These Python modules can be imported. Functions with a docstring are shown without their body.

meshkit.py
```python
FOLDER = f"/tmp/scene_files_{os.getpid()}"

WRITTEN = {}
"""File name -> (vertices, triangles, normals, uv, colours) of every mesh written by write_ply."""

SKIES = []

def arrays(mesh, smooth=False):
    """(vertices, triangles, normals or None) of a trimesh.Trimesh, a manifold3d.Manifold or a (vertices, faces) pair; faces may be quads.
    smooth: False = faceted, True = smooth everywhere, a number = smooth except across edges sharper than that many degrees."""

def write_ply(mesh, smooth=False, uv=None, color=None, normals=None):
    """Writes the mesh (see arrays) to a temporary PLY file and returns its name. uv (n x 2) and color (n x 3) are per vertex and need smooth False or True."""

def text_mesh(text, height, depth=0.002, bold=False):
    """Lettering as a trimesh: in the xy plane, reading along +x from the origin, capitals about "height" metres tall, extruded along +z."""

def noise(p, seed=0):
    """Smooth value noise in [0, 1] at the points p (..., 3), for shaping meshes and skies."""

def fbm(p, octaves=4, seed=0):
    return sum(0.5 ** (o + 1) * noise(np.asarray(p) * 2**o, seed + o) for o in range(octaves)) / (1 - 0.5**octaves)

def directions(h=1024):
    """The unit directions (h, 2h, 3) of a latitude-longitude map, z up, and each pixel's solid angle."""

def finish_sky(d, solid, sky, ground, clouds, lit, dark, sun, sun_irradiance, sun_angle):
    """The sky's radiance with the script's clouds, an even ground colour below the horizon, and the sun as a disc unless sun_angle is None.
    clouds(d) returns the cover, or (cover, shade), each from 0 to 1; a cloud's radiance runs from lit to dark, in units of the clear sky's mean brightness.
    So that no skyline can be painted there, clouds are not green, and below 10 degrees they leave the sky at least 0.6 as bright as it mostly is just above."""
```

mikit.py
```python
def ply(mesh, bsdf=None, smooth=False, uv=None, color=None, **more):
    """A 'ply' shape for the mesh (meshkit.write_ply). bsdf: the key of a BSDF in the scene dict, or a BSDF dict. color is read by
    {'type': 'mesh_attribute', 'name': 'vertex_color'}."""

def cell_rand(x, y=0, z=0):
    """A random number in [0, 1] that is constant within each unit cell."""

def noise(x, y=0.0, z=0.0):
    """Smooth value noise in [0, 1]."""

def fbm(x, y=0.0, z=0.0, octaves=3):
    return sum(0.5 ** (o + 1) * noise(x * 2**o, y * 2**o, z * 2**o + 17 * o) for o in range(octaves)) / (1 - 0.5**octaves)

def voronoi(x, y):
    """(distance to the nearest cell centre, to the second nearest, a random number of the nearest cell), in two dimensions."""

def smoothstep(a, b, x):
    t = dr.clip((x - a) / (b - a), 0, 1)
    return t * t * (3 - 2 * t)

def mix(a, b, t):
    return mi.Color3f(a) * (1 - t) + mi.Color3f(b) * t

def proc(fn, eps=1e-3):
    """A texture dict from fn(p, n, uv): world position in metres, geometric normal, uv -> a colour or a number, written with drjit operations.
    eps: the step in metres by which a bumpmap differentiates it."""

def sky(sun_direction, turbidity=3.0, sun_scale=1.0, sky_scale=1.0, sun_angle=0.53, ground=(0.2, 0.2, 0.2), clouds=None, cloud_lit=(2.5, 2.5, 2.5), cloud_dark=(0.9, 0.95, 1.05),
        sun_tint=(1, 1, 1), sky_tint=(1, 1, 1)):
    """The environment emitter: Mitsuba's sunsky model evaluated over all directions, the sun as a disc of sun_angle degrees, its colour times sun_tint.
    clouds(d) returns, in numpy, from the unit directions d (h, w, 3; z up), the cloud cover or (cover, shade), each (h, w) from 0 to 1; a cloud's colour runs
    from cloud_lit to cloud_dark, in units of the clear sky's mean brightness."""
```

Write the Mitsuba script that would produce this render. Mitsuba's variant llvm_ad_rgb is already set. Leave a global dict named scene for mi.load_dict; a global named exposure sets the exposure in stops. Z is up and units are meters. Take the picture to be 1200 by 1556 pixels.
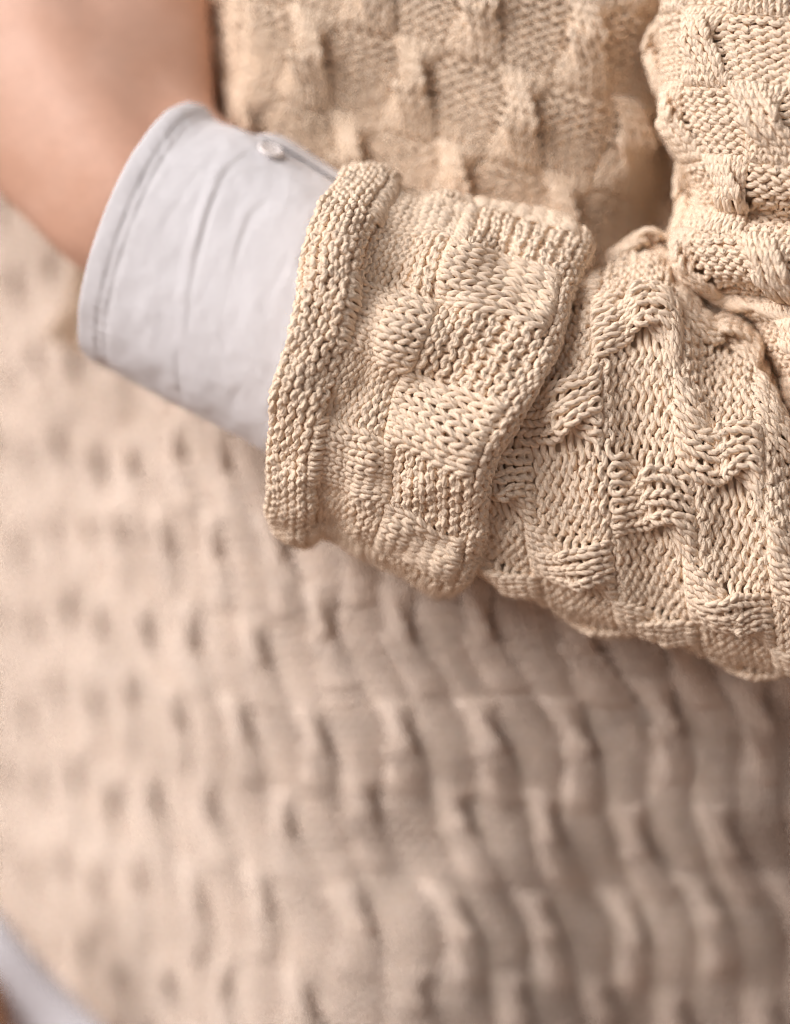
import math
import numpy as np
import trimesh
import drjit as dr
import mitsuba as mi
import mikit
import meshkit
from scipy.ndimage import gaussian_filter1d
from scipy.interpolate import PchipInterpolator

# ------------------------------------------------------------------ camera, sky, exposure
PITCH = math.radians(28)                    # the camera looks down at a seated person
DIST = 0.90                                 # camera to the plane of focus, metres
PX = 0.0002                                 # size of a photograph pixel in that plane
EX = np.array([1.0, 0, 0])
EY = np.array([0, math.sin(PITCH), math.cos(PITCH)])
EZ = np.array([0, -math.cos(PITCH), math.sin(PITCH)])     # towards the camera
ORG = np.array([0, 0, 0.75])
FOV = 2 * math.degrees(math.atan(1200 * PX / 2 / DIST))
cam_pos = ORG + EZ * DIST
T = mi.ScalarTransform4f
scene = {"type": "scene"}
labels = {}
scene["camera"] = {"type": "thinlens", "fov": FOV, "fov_axis": "x", "near_clip": 0.05, "far_clip": 20.0,
                   "aperture_radius": 0.025, "focus_distance": DIST - 0.001,
                   "to_world": T().look_at(origin=cam_pos.tolist(), target=ORG.tolist(), up=EY.tolist())}
SUN = -0.76 * EX + 0.54 * EY + 0.56 * EZ
scene["sky"] = mikit.sky(SUN.tolist(), turbidity=3, sun_scale=0.83, sun_angle=44, clouds=lambda d: 1.0,
                         cloud_lit=(0.48, 0.45, 0.465), ground=(0.25, 0.165, 0.12), sun_tint=(0.70, 0.79, 1.05))
exposure = 2.41

rng = np.random.default_rng(7)


def world(P):
    """camera-plane millimetres (right, up, towards the camera) -> world metres"""
    P = np.asarray(P, float) * 0.001
    return ORG + P[..., :1] * EX + P[..., 1:2] * EY + P[..., 2:3] * EZ


def at(px, py, z):
    """where a photograph pixel lies at z millimetres in front of the plane of focus"""
    px, py, z = np.broadcast_arrays(np.asarray(px, float), np.asarray(py, float), np.asarray(z, float))
    k = (DIST * 1000 - z) / (DIST * 1000) * PX * 1000
    return np.stack([(px - 600) * k, (778 - py) * k, z], -1)


def sstep(a, b, x):
    t = np.clip((x - a) / (b - a), 0, 1)
    return t * t * (3 - 2 * t)


def curve(xs, ys):
    f = PchipInterpolator(xs, ys, extrapolate=True)
    return lambda x: f(np.clip(x, xs[0], xs[-1]))


def bump1(x, c, w):
    return np.exp(-((x - c) / w) ** 2)


# ------------------------------------------------------------------ materials
def yarn_bsdf(name, col, ply_h, seed):
    def color(p, n, uv):
        a = mikit.fbm(p.x * 90 + seed, p.y * 90, p.z * 90, 2)
        b = mikit.noise(uv.x * 9 + 3.0 * uv.y / 4.2, uv.y * 0.6, seed)
        k = 0.90 + 0.14 * a + 0.16 * (b - 0.5)
        warm = mikit.noise(p.x * 240, p.y * 240, p.z * 240 + seed)
        return mi.Color3f(col[0] * k, col[1] * k * (0.985 + 0.02 * warm), col[2] * k * (0.96 + 0.05 * warm))

    def height(p, n, uv):
        tw = 3.0 * uv.x + uv.y / 2.6
        ply = dr.abs(dr.sin(math.pi * tw))
        fib = mikit.noise(uv.x * 26 + uv.y * 4.0, uv.y * 0.9, seed)
        return 0.80 * ply + 0.40 * fib

    scene[name] = {"type": "twosided", "bsdf": {"type": "bumpmap", "scale": ply_h, "tex": mikit.proc(height, 2.5e-5),
                   "bsdf": {"type": "principled", "base_color": mikit.proc(color), "roughness": 0.80, "specular": 0.12, "sheen": 0.45, "sheen_tint": 0.6}}}


CREAM = (0.87, 0.715, 0.555)
yarn_bsdf("yarn_near", CREAM, 0.00036, 1.0)
yarn_bsdf("yarn_far", (0.765, 0.66, 0.57), 0.00010, 5.0)


def cloth_bsdf(name, col, weave):
    def color(p, n, uv):
        k = 0.965 + 0.05 * mikit.fbm(p.x * 160, p.y * 160, p.z * 160, 3) + 0.02 * mikit.noise(uv.x * 9000, uv.y * 900)
        return mi.Color3f(col[0] * k, col[1] * k, col[2] * k)

    def height(p, n, uv):
        return dr.sin(uv.x * weave) * dr.sin(uv.y * weave) + 1.2 * mikit.noise(uv.x * weave * 0.3, uv.y * weave * 0.3)

    scene[name] = {"type": "twosided", "bsdf": {"type": "bumpmap", "scale": 0.000022, "tex": mikit.proc(height, 4e-5),
                   "bsdf": {"type": "principled", "base_color": mikit.proc(color), "roughness": 0.75, "specular": 0.25, "sheen": 0.3}}}


cloth_bsdf("shirt_cotton", (0.68, 0.68, 0.70), 9000.0)


def skin_color(p, n, uv):
    a = mikit.fbm(p.x * 55, p.y * 55, p.z * 55, 3)
    b = mikit.fbm(p.x * 420 + 3, p.y * 420, p.z * 420, 2)
    return mikit.mix((0.62, 0.375, 0.27), (0.66, 0.42, 0.315), mikit.smoothstep(0.3, 0.7, a)) * (0.95 + 0.10 * b)


def skin_relief(p, n, uv):
    return mikit.fbm(p.x * 1500, p.y * 1500, p.z * 1500, 2)


scene["skin"] = {"type": "bumpmap", "scale": 0.00008, "tex": mikit.proc(skin_relief, 1e-4),
                 "bsdf": {"type": "principled", "base_color": mikit.proc(skin_color), "roughness": 0.48, "specular": 0.4}}
scene["pearl"] = {"type": "principled", "base_color": {"type": "rgb", "value": [0.74, 0.71, 0.70]}, "roughness": 0.35, "specular": 0.6, "clearcoat": 0.6, "clearcoat_gloss": 0.9}
scene["white_thread"] = {"type": "twosided", "bsdf": {"type": "diffuse", "reflectance": {"type": "rgb", "value": [0.74, 0.72, 0.74]}}}


# ------------------------------------------------------------------ knitting
def normals_of(surf, u, v, e=0.05):
    p = surf(u, v)
    du = surf(u + e, v) - surf(u - e, v)
    dv = surf(u, v + e) - surf(u, v - e)
    n = np.cross(du, dv) * getattr(surf, "side", 1.0)
    n /= np.linalg.norm(n, axis=-1, keepdims=True) + 1e-12
    return p, n


class Basket:
    """knit and purl cells of nw wales by nc courses laid like a chequerboard; in a knit cell two strands cross like a small cable"""

    def __init__(self, nw=5, nc=9, u0=0.0, v0=0.0, parity=0, neck=1.0, relief=1.0, cable=True, W=3.2, tc=0.55, sink=0.28, span=4.0, bulge=0.6, wall=0.5, base=0.5, bar=1.0, nexp=1.5, rib=0.0, wave=0.0, fade=None, jit=0.0):
        self.__dict__.update(nw=nw, nc=nc, u0=u0, v0=v0, parity=parity, neck=neck, relief=relief, cable=cable, W=W, tc=tc, sink=sink, span=span, bulge=bulge, wall=wall, base=base, bar=bar, nexp=nexp, rib=rib, wave=wave, fade=fade, jit=np.random.default_rng(77).uniform(-jit, jit, 97))

    def cell(self, u, v):
        a = (u - self.u0) / self.nw
        k = np.floor(a)
        b = (v - self.v0 - self.jit[k.astype(int) % 97]) / self.nc
        m = np.floor(b)
        return k, m, a - k, b - m, ((k + m + self.parity) % 2 == 0)

    def knit(self, i, j):
        return self.cell(i + 0.5, j + 0.5)[4]

    def warp(self, u, v):
        """(u, v) on the needle -> u after the cables draw in, and the height in millimetres"""
        k, m, f, t, kn = self.cell(u, v)
        t = np.clip(t, 0, 1)
        d = self.neck * np.sin(math.pi * t ** self.nexp)
        s = np.where(kn, 1.0, -1.0)
        left, right = k * self.nw + s * d, (k + 1) * self.nw - s * d
        uu = left + (right - left) * f + self.u0
        xi = 2 * f - 1
        arch = np.clip(1 - xi ** 2, 0, 1) ** self.wall
        hk = arch * (self.base + (1 - self.base) * np.sin(math.pi * np.clip(t, 0, 1) ** 1.25)) + 0.30 * self.bar * bump1(t, 0.06, 0.09) * arch
        hp = -self.sink * arch * (1 - 0.8 * sstep(0.55, 1.0, t)) + 0.35 * self.bar * bump1(t, 0.93, 0.10) * arch
        uu = uu + self.wave * np.sin(math.pi * (v - self.v0) / self.nc)
        h = self.relief * np.where(kn, hk, hp) + self.rib * np.clip(1 - xi ** 2, 0, 1) ** 0.45
        if self.fade is not None:                                 # stretched flatter on the underside
            h = h * (1 - 0.65 * sstep(self.fade[0], self.fade[1], u))
        return uu, self.W * h

    def cross(self, i, j, y):
        """sideways shift (in wales) and height (mm) of the strand that slot i of course j belongs to, at wale height y"""
        k, m, f, t, kn = self.cell(i + 0.5, j + 0.5)
        if not self.cable:
            return np.zeros_like(y), np.zeros_like(y)
        q = np.floor(f * self.nw)
        na = self.nw // 2
        nb = self.nw - na
        vc = (m + self.tc) * self.nc + self.v0 + self.jit[k.astype(int) % 97]
        s = sstep(-self.span, self.span, y - vc)
        before = (j + 0.5) < vc
        is_a = np.where(before, q < na, q >= nb)
        dx = np.where(before, np.where(is_a, nb * s, -na * s), np.where(is_a, -nb * (1 - s), na * (1 - s)))
        hump = np.sin(math.pi * s)
        low = np.where(before, q < na, q < nb)
        mid = np.where(before, np.where(low, (na - 1) / 2, na + (nb - 1) / 2), np.where(low, (nb - 1) / 2, nb + (na - 1) / 2))
        dx = dx + (q - mid) * 0.45 * hump
        dz = self.W * np.where(is_a, -0.25, self.bulge) * hump ** 0.7
        return np.where(kn, dx, 0), np.where(kn, dz, 0)


def knit_panel(surf, nu, nv, pat, types, W, H, r, K=12, M=6, seed=0, keep=None, amp=0.80, omega=0.235, fuzz=0, fuzz_len=(1.5, 4.0), rows=None):
    """One yarn per course, looped through the course below. surf(u, v): needle coordinates -> camera-plane millimetres.
    Returns (yarn mesh pieces, uv, fuzz mesh)."""
    g = np.random.default_rng(1000 + seed)
    ts = (np.arange(K) + 0.5) / K
    V, F, UV, FZ = [], [], [], []
    base = 0
    jit = g.normal(0, 1, (nv + 2, nu + 2, 4))
    for j in (range(nv) if rows is None else rows):
        idx = np.arange(nu)
        i = np.repeat(idx, K).astype(float)
        t = np.tile(ts, nu)
        ii = i.astype(int)
        jx, jy, jr, jz = (jit[j, ii, k] for k in range(4))
        x = i + t + omega * np.sin(4 * math.pi * t) + 0.05 * jx
        y = j + 0.5 - amp * (1 + 0.08 * jy) * np.cos(2 * math.pi * t) + 0.03 * jx
        kn = np.where(types(idx, np.full(nu, j)), 1.0, -1.0)
        s = gaussian_filter1d(np.repeat(kn, K), K * 0.12, mode="nearest")
        z = -s * (0.92 * r) * np.cos(4 * math.pi * t) + 0.16 * r * jz
        z = z + 0.15 * r * s
        if pat is not None:
            uu, hh = pat.warp(x, y)
            dx, dz = pat.cross(i, np.full_like(i, j), y)
            dx, dz = gaussian_filter1d(dx, K * 0.10, mode="nearest"), gaussian_filter1d(dz, K * 0.10, mode="nearest")
            x = uu + dx * 0.92
            z = z + gaussian_filter1d(hh, K * 0.25, mode="nearest") + dz
        x, y, z = (gaussian_filter1d(a, K * 0.035, mode="nearest") for a in (x, y, z))
        P, N = normals_of(surf, x, y)
        C = P + N * z[:, None]
        tang = np.gradient(C, axis=0)
        L = np.linalg.norm(tang, axis=1)
        tang /= L[:, None] + 1e-9
        s_len = np.cumsum(L)
        B = np.cross(tang, N)
        B /= np.linalg.norm(B, axis=1, keepdims=True) + 1e-9
        N2 = np.cross(B, tang)
        rr = r * (1 + 0.05 * gaussian_filter1d(np.repeat(jit[j, :nu, 2], K), K * 0.5)) * (1 + 0.07 * np.cos(8 * math.pi * t + math.pi))
        ang = np.linspace(0, 2 * math.pi, M + 1)
        ring = np.cos(ang)[None, :, None] * B[:, None] + np.sin(ang)[None, :, None] * N2[:, None]
        verts = C[:, None] + rr[:, None, None] * ring
        n = len(C)
        uv = np.stack(np.broadcast_arrays(ang[None] / (2 * math.pi), s_len[:, None] + 17.0 * j), -1)
        a, b = np.meshgrid(np.arange(n - 1), np.arange(M), indexing="ij")
        ok = np.ones(n - 1, bool)
        if keep is not None:
            kk = keep(C)
            ok &= kk[:-1] & kk[1:]
        a, b = a[ok].ravel(), b[ok].ravel()
        w = M + 1
        q = np.stack([a * w + b, a * w + b + 1, (a + 1) * w + b + 1, (a + 1) * w + b], -1)
        F.append(np.vstack([q[:, [0, 1, 2]], q[:, [0, 2, 3]]]) + base)
        V.append(verts.reshape(-1, 3))
        UV.append(uv.reshape(-1, 2))
        base += n * w
        if fuzz:
            cand = np.nonzero(ok)[0]
            m = g.poisson(fuzz * len(cand) / K)
            if m and len(cand):
                c = g.choice(cand, m)
                th = g.uniform(0.05 * math.pi, 0.95 * math.pi, m)      # the outer half of the yarn
                out = np.cos(th)[:, None] * B[c] + np.sin(th)[:, None] * N2[c]
                d = out * g.uniform(0.25, 1.0, (m, 1)) + tang[c] * g.normal(0, 0.7, (m, 1)) + g.normal(0, 0.3, (m, 3))
                d /= np.linalg.norm(d, axis=1, keepdims=True)
                bend = g.normal(0, 0.45, (m, 3))
                ln = g.uniform(*fuzz_len, m) * g.uniform(0.4, 1, m)
                st = np.linspace(0, 1, 4)
                path = (C[c] + out * rr[c, None] * 0.95)[:, None] + ln[:, None, None] * (st[None, :, None] * d[:, None] + (st ** 2)[None, :, None] * bend[:, None])
                FZ.append(path)
    V, F, UV = np.vstack(V), np.vstack(F), np.vstack(UV)
    used = np.zeros(len(V), bool)
    used[F] = True
    remap = np.cumsum(used) - 1
    mesh = trimesh.Trimesh(world(V[used]), remap[F], process=False)
    fz = None
    if FZ:
        path = np.concatenate(FZ)
        m = len(path)
        tg = np.gradient(path, axis=1)
        tg /= np.linalg.norm(tg, axis=2, keepdims=True) + 1e-9
        a1 = np.cross(tg, g.normal(0, 1, (m, 1, 3)))
        a1 /= np.linalg.norm(a1, axis=2, keepdims=True) + 1e-9
        a2 = np.cross(tg, a1)
        rad = np.array([0.032, 0.029, 0.024, 0.013])[None, :, None]
        rings = np.stack([path + rad * (math.cos(q) * a1 + math.sin(q) * a2) for q in (0, 2.094, 4.189)], 2)     # m, 4, 3, 3
        s, k3 = np.meshgrid(np.arange(3), np.arange(3), indexing="ij")
        quad = np.stack([s * 3 + k3, s * 3 + (k3 + 1) % 3, (s + 1) * 3 + (k3 + 1) % 3, (s + 1) * 3 + k3], -1).reshape(-1, 4)
        tri = np.vstack([quad[:, [0, 1, 2]], quad[:, [0, 2, 3]]])
        fz = trimesh.Trimesh(world(rings.reshape(-1, 3)), (tri[None] + (np.arange(m) * 12)[:, None, None]).reshape(-1, 3), process=False)
    return mesh, UV[used], fz


def sheet(surf, u0, u1, v0, v1, nu, nv, off, keep=None, thick=0.0):
    """a grid over a knitted surface, off millimetres below it: the inner face that closes the gaps between the loops"""
    u, v = np.meshgrid(np.linspace(u0, u1, nu), np.linspace(v0, v1, nv), indexing="ij")
    P, N = normals_of(surf, u.ravel(), v.ravel())
    P = P - off * N
    a, b = np.meshgrid(np.arange(nu - 1), np.arange(nv - 1), indexing="ij")
    a, b = a.ravel(), b.ravel()
    q = np.stack([a * nv + b, (a + 1) * nv + b, (a + 1) * nv + b + 1, a * nv + b + 1], -1)
    f = np.vstack([q[:, [0, 1, 2]], q[:, [0, 2, 3]]])
    if keep is not None:
        k = keep(P)
        f = f[k[f].all(1)]
    return trimesh.Trimesh(world(P), f, process=False)


def add_knit(key, surf, nu, nv, pat, types, W, H, r, bsdf, lining=1.2, label=None, **kw):
    mesh, uv, fz = knit_panel(surf, nu, nv, pat, types, W, H, r, **kw)
    back = sheet(surf, 0, nu, -0.6, nv + 0.6, min(int(nu * 1.6), 170), min(int(nv * 1.6), 170), lining, kw.get("keep"))
    bits = [mesh, back] + ([fz] if fz is not None else [])
    V = np.vstack([b.vertices for b in bits])
    at0 = np.cumsum([0] + [len(b.vertices) for b in bits])
    F = np.vstack([b.faces + o for b, o in zip(bits, at0)])
    rest = np.vstack([b.vertices[:, [0, 2]] * 1000 for b in bits[1:]])
    scene[key] = mikit.ply(trimesh.Trimesh(V, F, process=False), bsdf, True, uv=np.vstack([uv, rest]))
    if label:
        labels[key] = {"label": label}
    return len(mesh.faces), 0 if fz is None else len(fz.faces)


def wob(P, f, a, seed):
    """low rolling unevenness of hand-knitted cloth"""
    n = meshkit.noise(P * f, seed) - 0.5 + 0.5 * (meshkit.noise(P * f * 2.3, seed + 3) - 0.5)
    return a * n


# ------------------------------------------------------------------ the sweater's turned-back cuff
CW, CH, CR = 3.4, 3.25, 1.03
CUFF_NU = 96
CUFF_NV = 34


def ring(top, bot, zc, depth, cosf, sinf, tilt):
    """a point of an elliptic ring whose ends show at the pixels top and bot; tilt shifts its near side along the picture"""
    T3, B3 = at(top[0], top[1], zc), at(bot[0], bot[1], zc)
    c, h = (T3 + B3) / 2, (T3 - B3) / 2
    p = c + h * cosf[..., None]
    p[..., 2] += depth * sinf
    p[..., 0] += tilt[0] * np.maximum(sinf, 0) * PX * 1000
    p[..., 1] -= tilt[1] * np.maximum(sinf, 0) * PX * 1000
    return p


# along the cuff's profile: course -> (fraction from the hand end to the elbow end, height above the ring in mm)
CV = np.array([0, 2, 4, 5.2, 6.2, 7.5, 9.5, 11.2, 12.4, 15.5, 19.0, 20.2, 21.4, 24.5, 28.0, 29.4, 30.6, 32, 35], float)
CA = np.array([.17, .10, .03, 0, .0, 0.05, .125, .19, .23, .325, .45, .50, .54, .68, .88, .95, .985, 1.0, .93], float)
CHH = np.array([-6, -6.5, -5.2, -2.5, .8, 2.8, 3.8, 2.2, -2.0, -2.2, .0, -.4, .3, 1.2, 3.0, 2.4, .3, -4, -9], float)
cuff_a, cuff_h = PchipInterpolator(CV, CA), PchipInterpolator(CV, CHH)


def cuff_surf(u, v):
    vv = np.clip(35 - np.asarray(v, float) * 35 / CUFF_NV, 0, 35)           # courses run from the elbow end to the hand end
    a, h = cuff_a(vv), cuff_h(vv)
    th = 2 * math.pi * (np.asarray(u, float) / CUFF_NU) + math.radians(-90)
    # th = 90 deg faces the camera, 0 is the top edge of the picture
    c, s = np.cos(th), np.sin(th)
    tx = 528 + a * (893 - 528); ty = 262 + a * (366 - 262) - 10 * np.sin(math.pi * a)
    bx = 420 + a * (700 - 420); by = 796 + a * (894 - 796)
    T3, B3 = at(tx, ty, -34.0), at(bx, by, -34.0)
    ctr, half = (T3 + B3) / 2, (T3 - B3) / 2
    ha = np.linalg.norm(half, axis=-1)
    e1 = half / ha[..., None]
    dep = 38.0 + 2 * a
    p = ctr + e1 * ((ha + h * 0.9) * c)[..., None]
    p[..., 2] += (dep + h) * s
    sh = -26 * (1 - a) - 4
    p[..., 0] += sh * 0.2 * np.maximum(s, 0) * 0.9
    p[..., 1] -= sh * 0.2 * np.maximum(s, 0) * 0.30
    # slack: shallow dents where the cuff sags below and a lift at its upper elbow end
    p[..., 2] += 2.0 * np.sin(3.1 * th + 2.0 * a) * sstep(0.1, 0.6, a) * np.maximum(s, 0)
    slump = 3.2 * np.sin(2.3 * th + 0.4) + 2.0 * np.sin(5.1 * th + 1.0)      # the edges wander
    p[..., 0] += slump * (0.1 + 0.9 * a) * np.maximum(s, 0)
    p[..., 0] += wob(p, 0.05, 3.2, 61)
    p[..., 1] += wob(p, 0.06, 2.6, 62)
    p[..., 2] += wob(p, 0.055, 9.0, 63)
    return p


cuff_surf.side = -1.0                                        # its courses run the other way


BLOCK_JIT = np.random.default_rng(12).choice([-1.2, 0, 0, 1.2], 64)


def cuff_types(i, j):
    vv = 35 - (j + 0.5) * 35 / CUFF_NV
    ang = (i + 0.5) / CUFF_NU * 360 - 90
    blk = np.floor((ang - (80 - 11.25)) / 22.5)               # the block centred on 80 degrees is 0
    edge = 20.3 + BLOCK_JIT[(blk.astype(int)) % 64]
    colA = (vv > 11.3) & (vv <= edge)
    colB = (vv > edge) & (vv <= 29.3)
    kn = np.where(colA, blk % 2 == 0, np.where(colB, blk % 2 == 1, False))
    return kn


class CuffRelief:
    """knit blocks stand a little proud at their sides, purl blocks at their ends"""

    def warp(self, u, v):
        vv = 35 - v * 35 / CUFF_NV
        ang = u / CUFF_NU * 360 - 90
        f = (ang - (80 - 11.25)) / 22.5
        blk, f = np.floor(f), f - np.floor(f)
        inA, inB = (vv > 11.3) & (vv <= 20.3), (vv > 20.3) & (vv <= 29.3)
        t = np.where(inA, (vv - 11.3) / 9, (vv - 20.3) / 9)
        kn = np.where(inA, blk % 2 == 0, blk % 2 == 1)
        arch = np.sin(math.pi * f) ** 0.7 * np.sin(math.pi * np.clip(t, 0, 1)) ** 0.6
        h = np.where(kn, 0.5 * arch, 0.15 * arch - 0.5 * arch * np.sin(math.pi * np.clip(t, 0, 1)))
        # a pulled purl stitch gathers the corner where four blocks meet
        h = h + np.where(inA | inB, 0.9 * bump1(vv, 20.3, 0.9) * bump1(f, np.where(blk % 2 == 0, 0.9, 0.1), 0.28), 0)
        return u, h * np.where(inA | inB, 1.0, 0.0)

    def cross(self, i, j, y):
        return np.zeros_like(y), np.zeros_like(y)


# ------------------------------------------------------------------ the sleeve between the cuff and the elbow
SW, SH, SR = 3.35, 2.75, 1.03
SL_NV, SL_NU = 54, 56
sl_top = curve([640, 700, 780, 860, 900, 930, 960, 988, 1010, 1030, 1060, 1085, 1110, 1140, 1170, 1200, 1240, 1300, 1360],
               [395, 410, 425, 440, 428, 402, 384, 376, 386, 416, 464, 490, 496, 512, 560, 610, 640, 660, 680])
sl_bot = curve([640, 720, 760, 850, 950, 1000, 1100, 1200, 1300, 1360],
               [840, 868, 885, 925, 957, 970, 1000, 1022, 1040, 1050])


def sleeve_fold(x, f):
    """folds across the sleeve, in mm, at photograph column x and place f (0 top, 1 bottom) round the near side"""
    lean = 8 - 30 * f + 55 * f ** 2
    h = 0
    for c, w1, w2, a in ((915, 60, 30, 7.0), (1046, 60, 34, 6.5), (1165, 70, 38, 8.5), (1290, 60, 40, 6.0)):
        d = x - (c + lean)
        h = h + a * np.where(d < 0, np.exp(-(d / w1) ** 2), np.exp(-(d / w2) ** 2)) * (0.35 + 0.65 * np.exp(-((f - 0.35) / 0.35) ** 2))
    return h


def sleeve_surf(u, v):
    x = 655 + np.asarray(v, float) * (1360 - 655) / SL_NV
    f = np.asarray(u, float) / SL_NU                          # 0 top .. 1 bottom over the near side and a little behind
    th = math.radians(-75) + f * math.radians(290)
    c, s = np.cos(th), np.sin(th)
    fn = np.clip(th / math.pi, 0, 1)
    T3, B3 = at(x, sl_top(x), -34.0), at(x + 34, sl_bot(x + 34), -34.0)
    ctr, half = (T3 + B3) / 2, (T3 - B3) / 2
    ha = np.linalg.norm(half, axis=-1)
    e1 = half / ha[..., None]
    h = sleeve_fold(x, fn) - 2.5
    sq = np.sign(c) * np.abs(c) ** 0.92
    p = ctr + e1 * ((ha + h * 0.25) * sq)[..., None]
    p[..., 2] += (32.0 + h) * np.sign(s) * np.abs(s) ** 0.85
    p[..., 0] += -7.0 * np.maximum(s, 0)
    p[..., 1] += wob(p, 0.035, 2.0, 11)
    p[..., 2] += wob(p, 0.05, 3.0, 5)
    return p


# ------------------------------------------------------------------ the upper arm and the gathers at the elbow
UA_NU, UA_NV = 48, 62
ua_left = curve([-60, 0, 60, 120, 180, 250, 300, 330, 370, 405, 440, 470, 488, 505, 540, 590, 640, 700],
                [1016, 1010, 1003, 1004, 1013, 1036, 1052, 1040, 1022, 1032, 1070, 1112, 1142, 1146, 1162, 1190, 1214, 1240])
ua_front = curve([-60, 0, 100, 200, 260, 300, 322, 350, 385, 420, 446, 470, 500, 560, 640, 700],
                 [4, 5, 8, 11, 11, 7, -5, 6, 10, 6, -7, 8, 13, 14, 6, 0])


def upper_surf(u, v):
    y0 = 700 - np.asarray(v, float) * 760 / UA_NV               # row height at the left edge
    f = np.asarray(u, float) / UA_NU
    th = math.radians(-95) + f * math.radians(225)              # 0 = left silhouette, 90 = facing the camera
    R = 46.0
    c, s = np.cos(th), np.sin(th)
    x = ua_left(y0) + 2.0 + (1 - c) * R * 5
    y = y0 + 0.16 * (x - ua_left(y0))
    dep = ua_front(y0)
    p = at(x, y, -30.0)
    p[..., 2] += (30.0 + dep) * np.sign(s) * np.abs(s) ** 0.8
    p[..., 2] += wob(p, 0.045, 3.5, 21)
    return p


# ------------------------------------------------------------------ the sweater's front, behind the arm
TO_NU, TO_NV = 66, 62
TW, TH = 3.35, 3.2


def torso_surf(u, v):
    a = np.asarray(u, float) - TO_NU / 2
    b = np.asarray(v, float) - TO_NV / 2
    x = 680 + a * 15.9 + b * 2.0
    y = 200 + a * 4.6 - b * 15.1
    z = -50 + 14 * sstep(330, 780, x) - 30 * sstep(-60, 460, y) - 34 * sstep(880, 1130, x) - 14 * sstep(480, 250, x) - 62 * sstep(400, 250, x)
    z = z + 6 * np.sin(x * 0.008 + 1.0) * sstep(0, 200, y)
    p = at(x, y, z)
    p[..., 2] += wob(p, 0.03, 3.0, 31)
    return p


# ------------------------------------------------------------------ the knitted skirt below
SK_NU, SK_NV = 188, 98
KW, KH = 3.0, 3.5


SK_S = np.linspace(-120, 620, 1481)                             # round the lap, turning away on the left
SK_PHI = np.where(SK_S > 0, 1.06 * np.tanh(SK_S / 135), SK_S / 190)
SK_X = np.cumsum(np.cos(SK_PHI)) * 0.5
SK_Z = np.cumsum(np.sin(SK_PHI)) * 0.5
SK_X, SK_Z = SK_X - np.interp(0, SK_S, SK_X), SK_Z - np.interp(0, SK_S, SK_Z)


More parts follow.
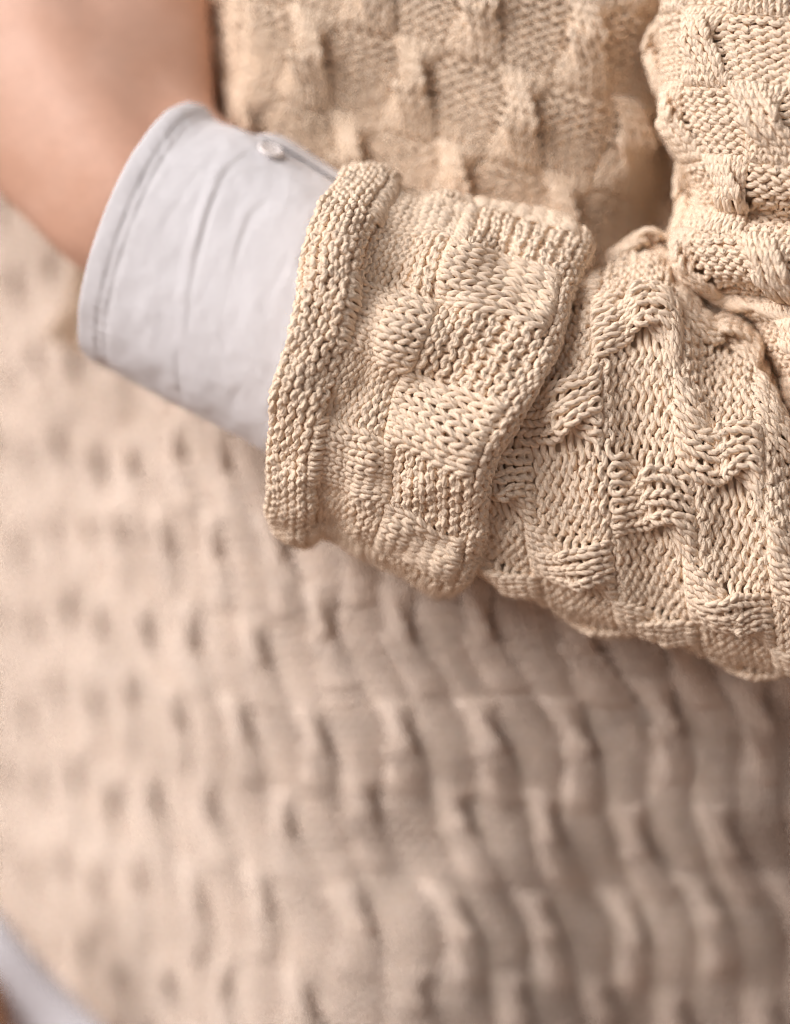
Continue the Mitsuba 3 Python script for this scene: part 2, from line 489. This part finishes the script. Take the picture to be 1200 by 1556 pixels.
def skirt_surf(u, v):
    s = np.asarray(u, float) * KW                               # arc length from the far left
    s = SK_NU * KW - 90.0 - s                                    # from the line that faces the camera, growing to the left
    phi = np.interp(s, SK_S, SK_PHI)
    X = 62.0 - np.interp(s, SK_S, SK_X)
    Z = -54.0 - np.interp(s, SK_S, SK_Z)
    w = np.asarray(v, float) - 45
    Y = -60.0 + w * KH
    right = sstep(0.85, 0.05, phi)
    Z = Z + (0.10 + 0.50 * right) * (np.minimum(Y, -30) + 30)    # below the arm the knit leans over the lap
    Z = Z - right * 70 * sstep(-40, 50, Y) + 0.1 * np.maximum(Y + 30, 0)
    Y = Y + right * 0.10 * (Y + 95)
    X = X - (0.04 + 0.24 * sstep(1.0, 0.45, phi)) * (Y + 30)      # its columns swing out to the right lower down
    p = np.stack([X, Y, Z], -1)
    p[..., 0] += wob(p, 0.022, 6.0, 42)
    p[..., 1] += wob(p, 0.02, 8.0, 43)
    p[..., 2] += wob(p, 0.018, 9.0, 41)
    return p


P = "person"
SWT = "person__sweater"
counts = {}
torso_pat = Basket(u0=2.0, v0=3.0, parity=0, neck=1.2, relief=0.95, W=TW, sink=0.08, rib=0.25, bulge=0.45, base=0.35, wall=0.8, bar=0.7, nexp=2.0, jit=0.6)
counts["torso"] = add_knit(SWT, torso_surf, TO_NU, TO_NV, torso_pat, torso_pat.knit, TW, TH, 1.0, "yarn_near", K=10, M=5, seed=3, fuzz=0.15)
sleeve_pat = Basket(u0=1.6, v0=2.5, parity=0, neck=0.45, relief=0.9, W=SW, wall=0.6, bulge=0.8, base=0.4, fade=(36, 47), jit=0.5)
counts["sleeve"] = add_knit(SWT + "__sleeve", sleeve_surf, SL_NU, SL_NV, sleeve_pat, sleeve_pat.knit, SW, SH, SR, "yarn_near", seed=1, fuzz=3.0, label="rumpled cable-knit sleeve leading from the elbow to the cuff")
upper_pat = Basket(u0=1.0, v0=1.0, parity=0, neck=0.65, relief=0.85, W=3.3, base=0.35, wall=0.7, sink=0.15)
counts["upper"] = add_knit(SWT + "__upper_sleeve", upper_surf, UA_NU, UA_NV, upper_pat, upper_pat.knit, 3.3, 2.75, 1.0, "yarn_near", seed=2, fuzz=3.0, label="brightly lit upper sleeve with gathers at the elbow")
counts["cuff"] = add_knit(SWT + "__cuff", cuff_surf, CUFF_NU, CUFF_NV, CuffRelief(), cuff_types, CW, CH, CR, "yarn_near", seed=4, K=13, M=7, fuzz=3.4, lining=1.3, amp=0.76, omega=0.235, label="turned-back cuff in basketweave of knit and purl blocks")
skirt_pat = Basket(u0=0.0, v0=0.0, parity=0, neck=0.9, relief=0.75, W=KW, sink=0.1, bulge=0.22, base=0.55, wall=0.7, bar=0.5, nexp=1.8, rib=1.15, wave=0.8, jit=1.3)
counts["skirt"] = add_knit(P + "__skirt", skirt_surf, SK_NU, SK_NV, skirt_pat, skirt_pat.knit, KW, KH, 0.88, "yarn_far", K=6, M=4, seed=6, label="out-of-focus cable-knit skirt below the arm")
print(counts)


# ------------------------------------------------------------------ white shirt cuff
SHN_U, SHN_A = 200, 120


def shirt_point(a, th):
    """a: 0 at the hem by the hand, 1 well inside the knitted cuff; th 0 = top edge, 90 faces the camera"""
    a, th = np.broadcast_arrays(np.asarray(a, float), np.asarray(th, float))
    c, s = np.cos(th), np.sin(th)
    tx = 300 + a * (640 - 300); ty = 160 + 25 * sstep(0, .12, a) + 250 * sstep(.02, 1.2, a) * 0.72
    bx = 150 + a * (560 - 150); by = 552 + a * (770 - 552)
    zc = -52.0 + 16 * a
    T3, B3 = at(tx, ty, zc), at(bx, by, zc)
    ctr, half = (T3 + B3) / 2, (T3 - B3) / 2
    p = ctr + half * (np.sign(c) * np.abs(c) ** 0.95)[..., None]
    p[..., 2] += 28.0 * s
    p[..., 0] += (-10.5 * np.clip(1 - a, 0, 1) ** 1.5 - 1) * np.maximum(s, 0) ** 0.8
    p[..., 1] += 2.2 * (1 - a) * np.maximum(s, 0)
    return p


def seg(x, y, ax, ay, bx, by):
    t = np.clip(((x - ax) * (bx - ax) + (y - ay) * (by - ay)) / ((bx - ax) ** 2 + (by - ay) ** 2), 0, 1)
    return np.hypot(x - ax - t * (bx - ax), y - ay - t * (by - ay)), t


def shirt_relief(a, f):
    """f = th in units of 180 degrees (0 top, 1 bottom)"""
    x, y = a * 70, f * 95                                     # about millimetres
    h = 0
    for pts, amp, w in ((((24, 14), (20, 30), (21, 46), (24, 66)), 1.5, 2.6), (((33, 26), (29, 36), (30, 50)), 0.9, 2.2), (((16, 26), (13, 34)), 0.5, 2.0),
                        (((40, 60), (34, 76)), 0.6, 3.0), (((22, 66), (24, 86)), 0.8, 3.0), (((14, 50), (17, 62)), 0.35, 2.0), (((44, 30), (42, 46)), 0.6, 2.6)):
        q = np.array(pts, float)
        tt = np.linspace(0, len(q) - 1, 9 * (len(q) - 1) + 1)
        c = np.stack([PchipInterpolator(np.arange(len(q)), q[:, k])(tt) for k in (0, 1)], 1)
        best, where, lr = np.full(x.shape, 1e9), np.zeros(x.shape), np.zeros(x.shape)
        for k in range(len(c) - 1):
            d, t = seg(x, y, *c[k], *c[k + 1])
            side = (c[k + 1, 0] - c[k, 0]) * (y - c[k, 1]) - (c[k + 1, 1] - c[k, 1]) * (x - c[k, 0])
            near = d < best
            best, where, lr = np.where(near, d, best), np.where(near, (k + t) / (len(c) - 1), where), np.where(near, np.sign(side), lr)
        fade = np.sin(math.pi * np.clip(where, 0, 1)) ** 0.8 * (0.75 + 0.5 * meshkit.noise(np.stack([x * 0.3, y * 0.3, 0 * x], -1), 4))
        dd = -best * lr
        # one lip of a crease is sharp, the other rolls away
        h = h + 0.75 * amp * fade * (0.40 * np.exp(-((dd + 0.9) / 1.6) ** 2) - 0.45 * np.exp(-((dd - 0.5) / 0.8) ** 2))
    g = np.stack([x * 0.11, y * 0.11, 0 * x], -1)
    h = h + 1.6 * (meshkit.fbm(g, 3, 5) - 0.5) + 0.35 * (meshkit.fbm(np.stack([x * 0.55 + y * 0.12, y * 0.16, 0 * x], -1), 3, 8) - 0.5)
    for c0, w in ((4.2, 0.45), (6.0, 0.45)):
        h = h - 0.35 * np.exp(-((x - c0) / w) ** 2)
    h = h + 0.40 * sstep(5.2, 3.0, x)                          # the doubled hem is thicker
    h = h + 0.18 * np.sin(y * 2.1 + 3 * meshkit.noise(g * 6, 9)) * sstep(8, 5, x) * sstep(1.5, 3.5, x)     # the puckers along it
    return h


def shirt_patch(a0, a1, t0, t1, na, nt, lift=0.0, fn=None):
    a, f = np.meshgrid(np.linspace(a0, a1, na), np.linspace(t0, t1, nt), indexing="ij")
    th = f * math.pi
    p = shirt_point(a, th)
    e = 1e-3
    n = np.cross(shirt_point(a, th + e) - shirt_point(a, th - e), shirt_point(a + e, th) - shirt_point(a - e, th))
    n /= np.linalg.norm(n, axis=-1, keepdims=True) + 1e-12
    out = p + n * (lift + shirt_relief(a, f) + (fn(a, f) if fn is not None else 0))[..., None]
    return out, n, a, f


def grid_faces(n, m):
    a, b = np.meshgrid(np.arange(n - 1), np.arange(m - 1), indexing="ij")
    a, b = a.ravel(), b.ravel()
    q = np.stack([a * m + b, (a + 1) * m + b, (a + 1) * m + b + 1, a * m + b + 1], -1)
    return np.vstack([q[:, [0, 1, 2]], q[:, [0, 2, 3]]])


# outer face, hem fold, inner face in one sheet
po, n_, a_, f_ = shirt_patch(0.0, 1.0, -0.62, 1.38, SHN_A, SHN_U)
hem = [po[:1] - n_[:1] * q + (po[:1] - po[1:2]) / np.linalg.norm(po[:1] - po[1:2], axis=-1, keepdims=True) * w for q, w in ((1.5, 0.0), (1.2, .45), (.75, .6), (.3, .45))]
inner = (po - 1.5 * n_)[1:60][::-1]
full = np.concatenate([inner] + hem + [po], 0)
uvg = np.stack(np.meshgrid(np.linspace(0, 0.1, len(full)), np.linspace(0, 0.2, SHN_U), indexing="ij"), -1)
scene["person__shirt"] = mikit.ply(trimesh.Trimesh(world(full.reshape(-1, 3)), grid_faces(len(full), SHN_U), process=False), "shirt_cotton", True, uv=uvg.reshape(-1, 2))
labels["person__shirt"] = {"label": "white cotton shirt cuff showing beyond the knitted cuff"}

# the other end of the cuff, lapping under behind the button
ua_, uf_ = np.meshgrid(np.linspace(0.20, 0.95, 60), np.linspace(-0.45, 0.12, 50), indexing="ij")
up = shirt_point(ua_, uf_ * math.pi)
up[..., 1] += 4.2 * sstep(0.20, 0.36, ua_) - 1.0
up[..., 0] += 2.0
up[..., 2] += -6.0 + 1.2 * np.sin(ua_ * 19 + uf_ * 7)
scene["person__shirt__underlap"] = mikit.ply(trimesh.Trimesh(world(up.reshape(-1, 3)), grid_faces(60, 50), process=False), "shirt_cotton", True, uv=np.stack([ua_, uf_], -1).reshape(-1, 2) * 0.1)

# ------------------------------------------------------------------ hand and wrist
import manifold3d as m3


def ball(p, r, n=24):
    return m3.Manifold.sphere(r, n).translate([float(x) for x in p])


def bone(p, q, rp, rq):
    return m3.Manifold.batch_hull([ball(p, rp), ball(q, rq)])


def jt(px, py, z):
    return at(px, py, z)


wr0, wr1 = jt(520, 520, -36), jt(215, 330, -62)
parts = []
# the forearm and the wrist are flattened: two bones side by side
for dx, dy, ra, rb, qx, qy in ((-20, 60, 22, 18, 205, 325), (20, -60, 22, 17, 262, 225), (0, 0, 24, 20, 225, 290)):
    parts.append(bone(jt(560 + dx, 560 + dy, -36), jt(qx, qy, -68), ra, rb))
# palm: the heel of the hand on the left, the root of the thumb on the right
heel = [(178, 350, -68, 19), (262, 215, -72, 17), (215, 300, -60, 20), (66, 200, -80, 19), (-110, 70, -92, 19), (-60, -60, -96, 19), (120, 150, -74, 25), (60, 40, -82, 25)]
parts.append(m3.Manifold.batch_hull([ball(jt(x, y, z), r) for x, y, z, r in heel]))
parts.append(m3.Manifold.batch_hull([ball(jt(262, 235, -74), 14), ball(jt(250, 110, -84), 17), ball(jt(244, -40, -92), 17), ball(jt(150, 120, -76), 20), ball(jt(150, -40, -88), 18)]))
parts.append(bone(jt(244, -40, -92), jt(225, -190, -94), 16, 12))
parts.append(bone(jt(225, -190, -94), jt(190, -300, -94), 11, 8.5))
# four fingers beyond the frame
for k, (bx, by, ln, r0) in enumerate(((-30, -80, 1.0, 10), (-90, -40, 1.1, 10.3), (-120, 30, 1.0, 9.8), (-120, 110, 0.8, 8.8))):
    p0 = jt(bx + 40, by + 30, -98)
    p1 = jt(bx - 130 * ln, by - 130 * ln, -104)
    p2 = jt(bx - 220 * ln, by - 190 * ln, -122)
    p3 = jt(bx - 260 * ln, by - 210 * ln, -140)
    parts += [bone(p0, p1, r0 + 1, r0), bone(p1, p2, r0, r0 - 1), bone(p2, p3, r0 - 1, r0 - 2)]
body = m3.Manifold.batch_boolean(parts, m3.OpType.Add).refine_to_length(3.0)
mm = body.to_mesh()
tm = trimesh.Trimesh(mm.vert_properties[:, :3], mm.tri_verts, process=True)
trimesh.smoothing.filter_taubin(tm, lamb=0.6, nu=0.61, iterations=60)
trimesh.smoothing.filter_laplacian(tm, lamb=0.5, iterations=22)
tm.vertices = world(tm.vertices)
scene["person"] = mikit.ply(tm, "skin", True)
labels["person"] = {"label": "person in cream cable-knit sweater over white shirt, bent arm reaching across to the left", "category": "person"}

# ------------------------------------------------------------------ button on the shirt cuff
bt = trimesh.creation.revolve(np.array([[0, -0.6], [3.5, -0.6], [4.0, -0.1], [4.0, 0.5], [3.7, 0.9], [3.2, 1.0], [2.7, 0.75], [1.6, 0.6], [0, 0.6]]), sections=40)
holes = [trimesh.creation.cylinder(0.55, 4, sections=16).apply_translation([x, y, 0]) for x in (-1, 1) for y in (-1, 1)]
bt.merge_vertices()
bt = trimesh.boolean.difference([bt] + holes, engine="manifold")
pb, nb, _, _ = shirt_patch(0.385, 0.395, 0.135, 0.145, 2, 2)
zc = nb[0, 0]
xa = np.cross([0, 1, 0], zc); xa /= np.linalg.norm(xa)
ya = np.cross(zc, xa)
bt.vertices = world(pb[0, 0] + zc * 1.4 + bt.vertices[:, :1] * xa + bt.vertices[:, 1:2] * ya + bt.vertices[:, 2:3] * zc)
scene["person__shirt__button"] = mikit.ply(bt, "pearl", 40)
labels["person__shirt__button"] = {"label": "small pearly shirt button"}

# ------------------------------------------------------------------ things glimpsed in the lower left corner
cloth_bsdf("sheet_cotton", (0.78, 0.79, 0.84), 6000.0)


def corner_cloth(u, v):
    """a folded sheet: u along its edge, v from the top face round the folded edge to the underside"""
    ex, ey = -70 + u * 300, 1330 + u * 330 + 20 * np.sin(math.pi * u)
    e = at(ex, ey, -140 - 10 * u)
    inw = np.array([-0.80, -0.60, 0.0])
    ph = np.clip((v - 0.42) / 0.16, 0, 1) * math.pi
    d = np.where(v < 0.42, (0.42 - v) * 54, np.where(v > 0.58, (v - 0.58) * 54, 0))
    t = 5.0
    p = e + inw * (d - t * np.sin(ph))[..., None]
    p[..., 2] += t * np.cos(ph) - t - 0.4 * d + 3.0 * np.sin(d * 0.09 + u * 5) + 2 * np.sin(u * 9)
    return p


cu, cv = np.meshgrid(np.linspace(0, 1, 60), np.linspace(0, 1, 90), indexing="ij")
scene["white_cloth"] = mikit.ply(trimesh.Trimesh(world(corner_cloth(cu, cv).reshape(-1, 3)), grid_faces(60, 90), process=False), "sheet_cotton", True,
                                 uv=np.stack([cu, cv], -1).reshape(-1, 2) * 0.2)
labels["white_cloth"] = {"label": "blurred white cloth in the lower left corner beside the skirt", "category": "cloth"}


def wood_color(p, n, uv):
    g = mikit.fbm(p.x * 260, p.y * 260, p.z * 30, 3)
    return mikit.mix((0.34, 0.16, 0.075), (0.46, 0.24, 0.12), g)


scene["brown_wood"] = {"type": "principled", "base_color": mikit.proc(wood_color), "roughness": 0.45, "specular": 0.4}
rail = m3.Manifold.batch_hull([ball(at(-20, 1485, -150), 5.5), ball(at(0, 1700, -150), 6.0), ball(at(-60, 1485, -158), 6), ball(at(-50, 1700, -158), 6)]).refine_to_length(2.0)
rm = rail.to_mesh()
scene["wooden_rail"] = mikit.ply(trimesh.Trimesh(world(rm.vert_properties[:, :3]), rm.tri_verts, process=False), "brown_wood", 40)
labels["wooden_rail"] = {"label": "blurred brown wooden rail at the very corner beside white cloth", "category": "rail"}
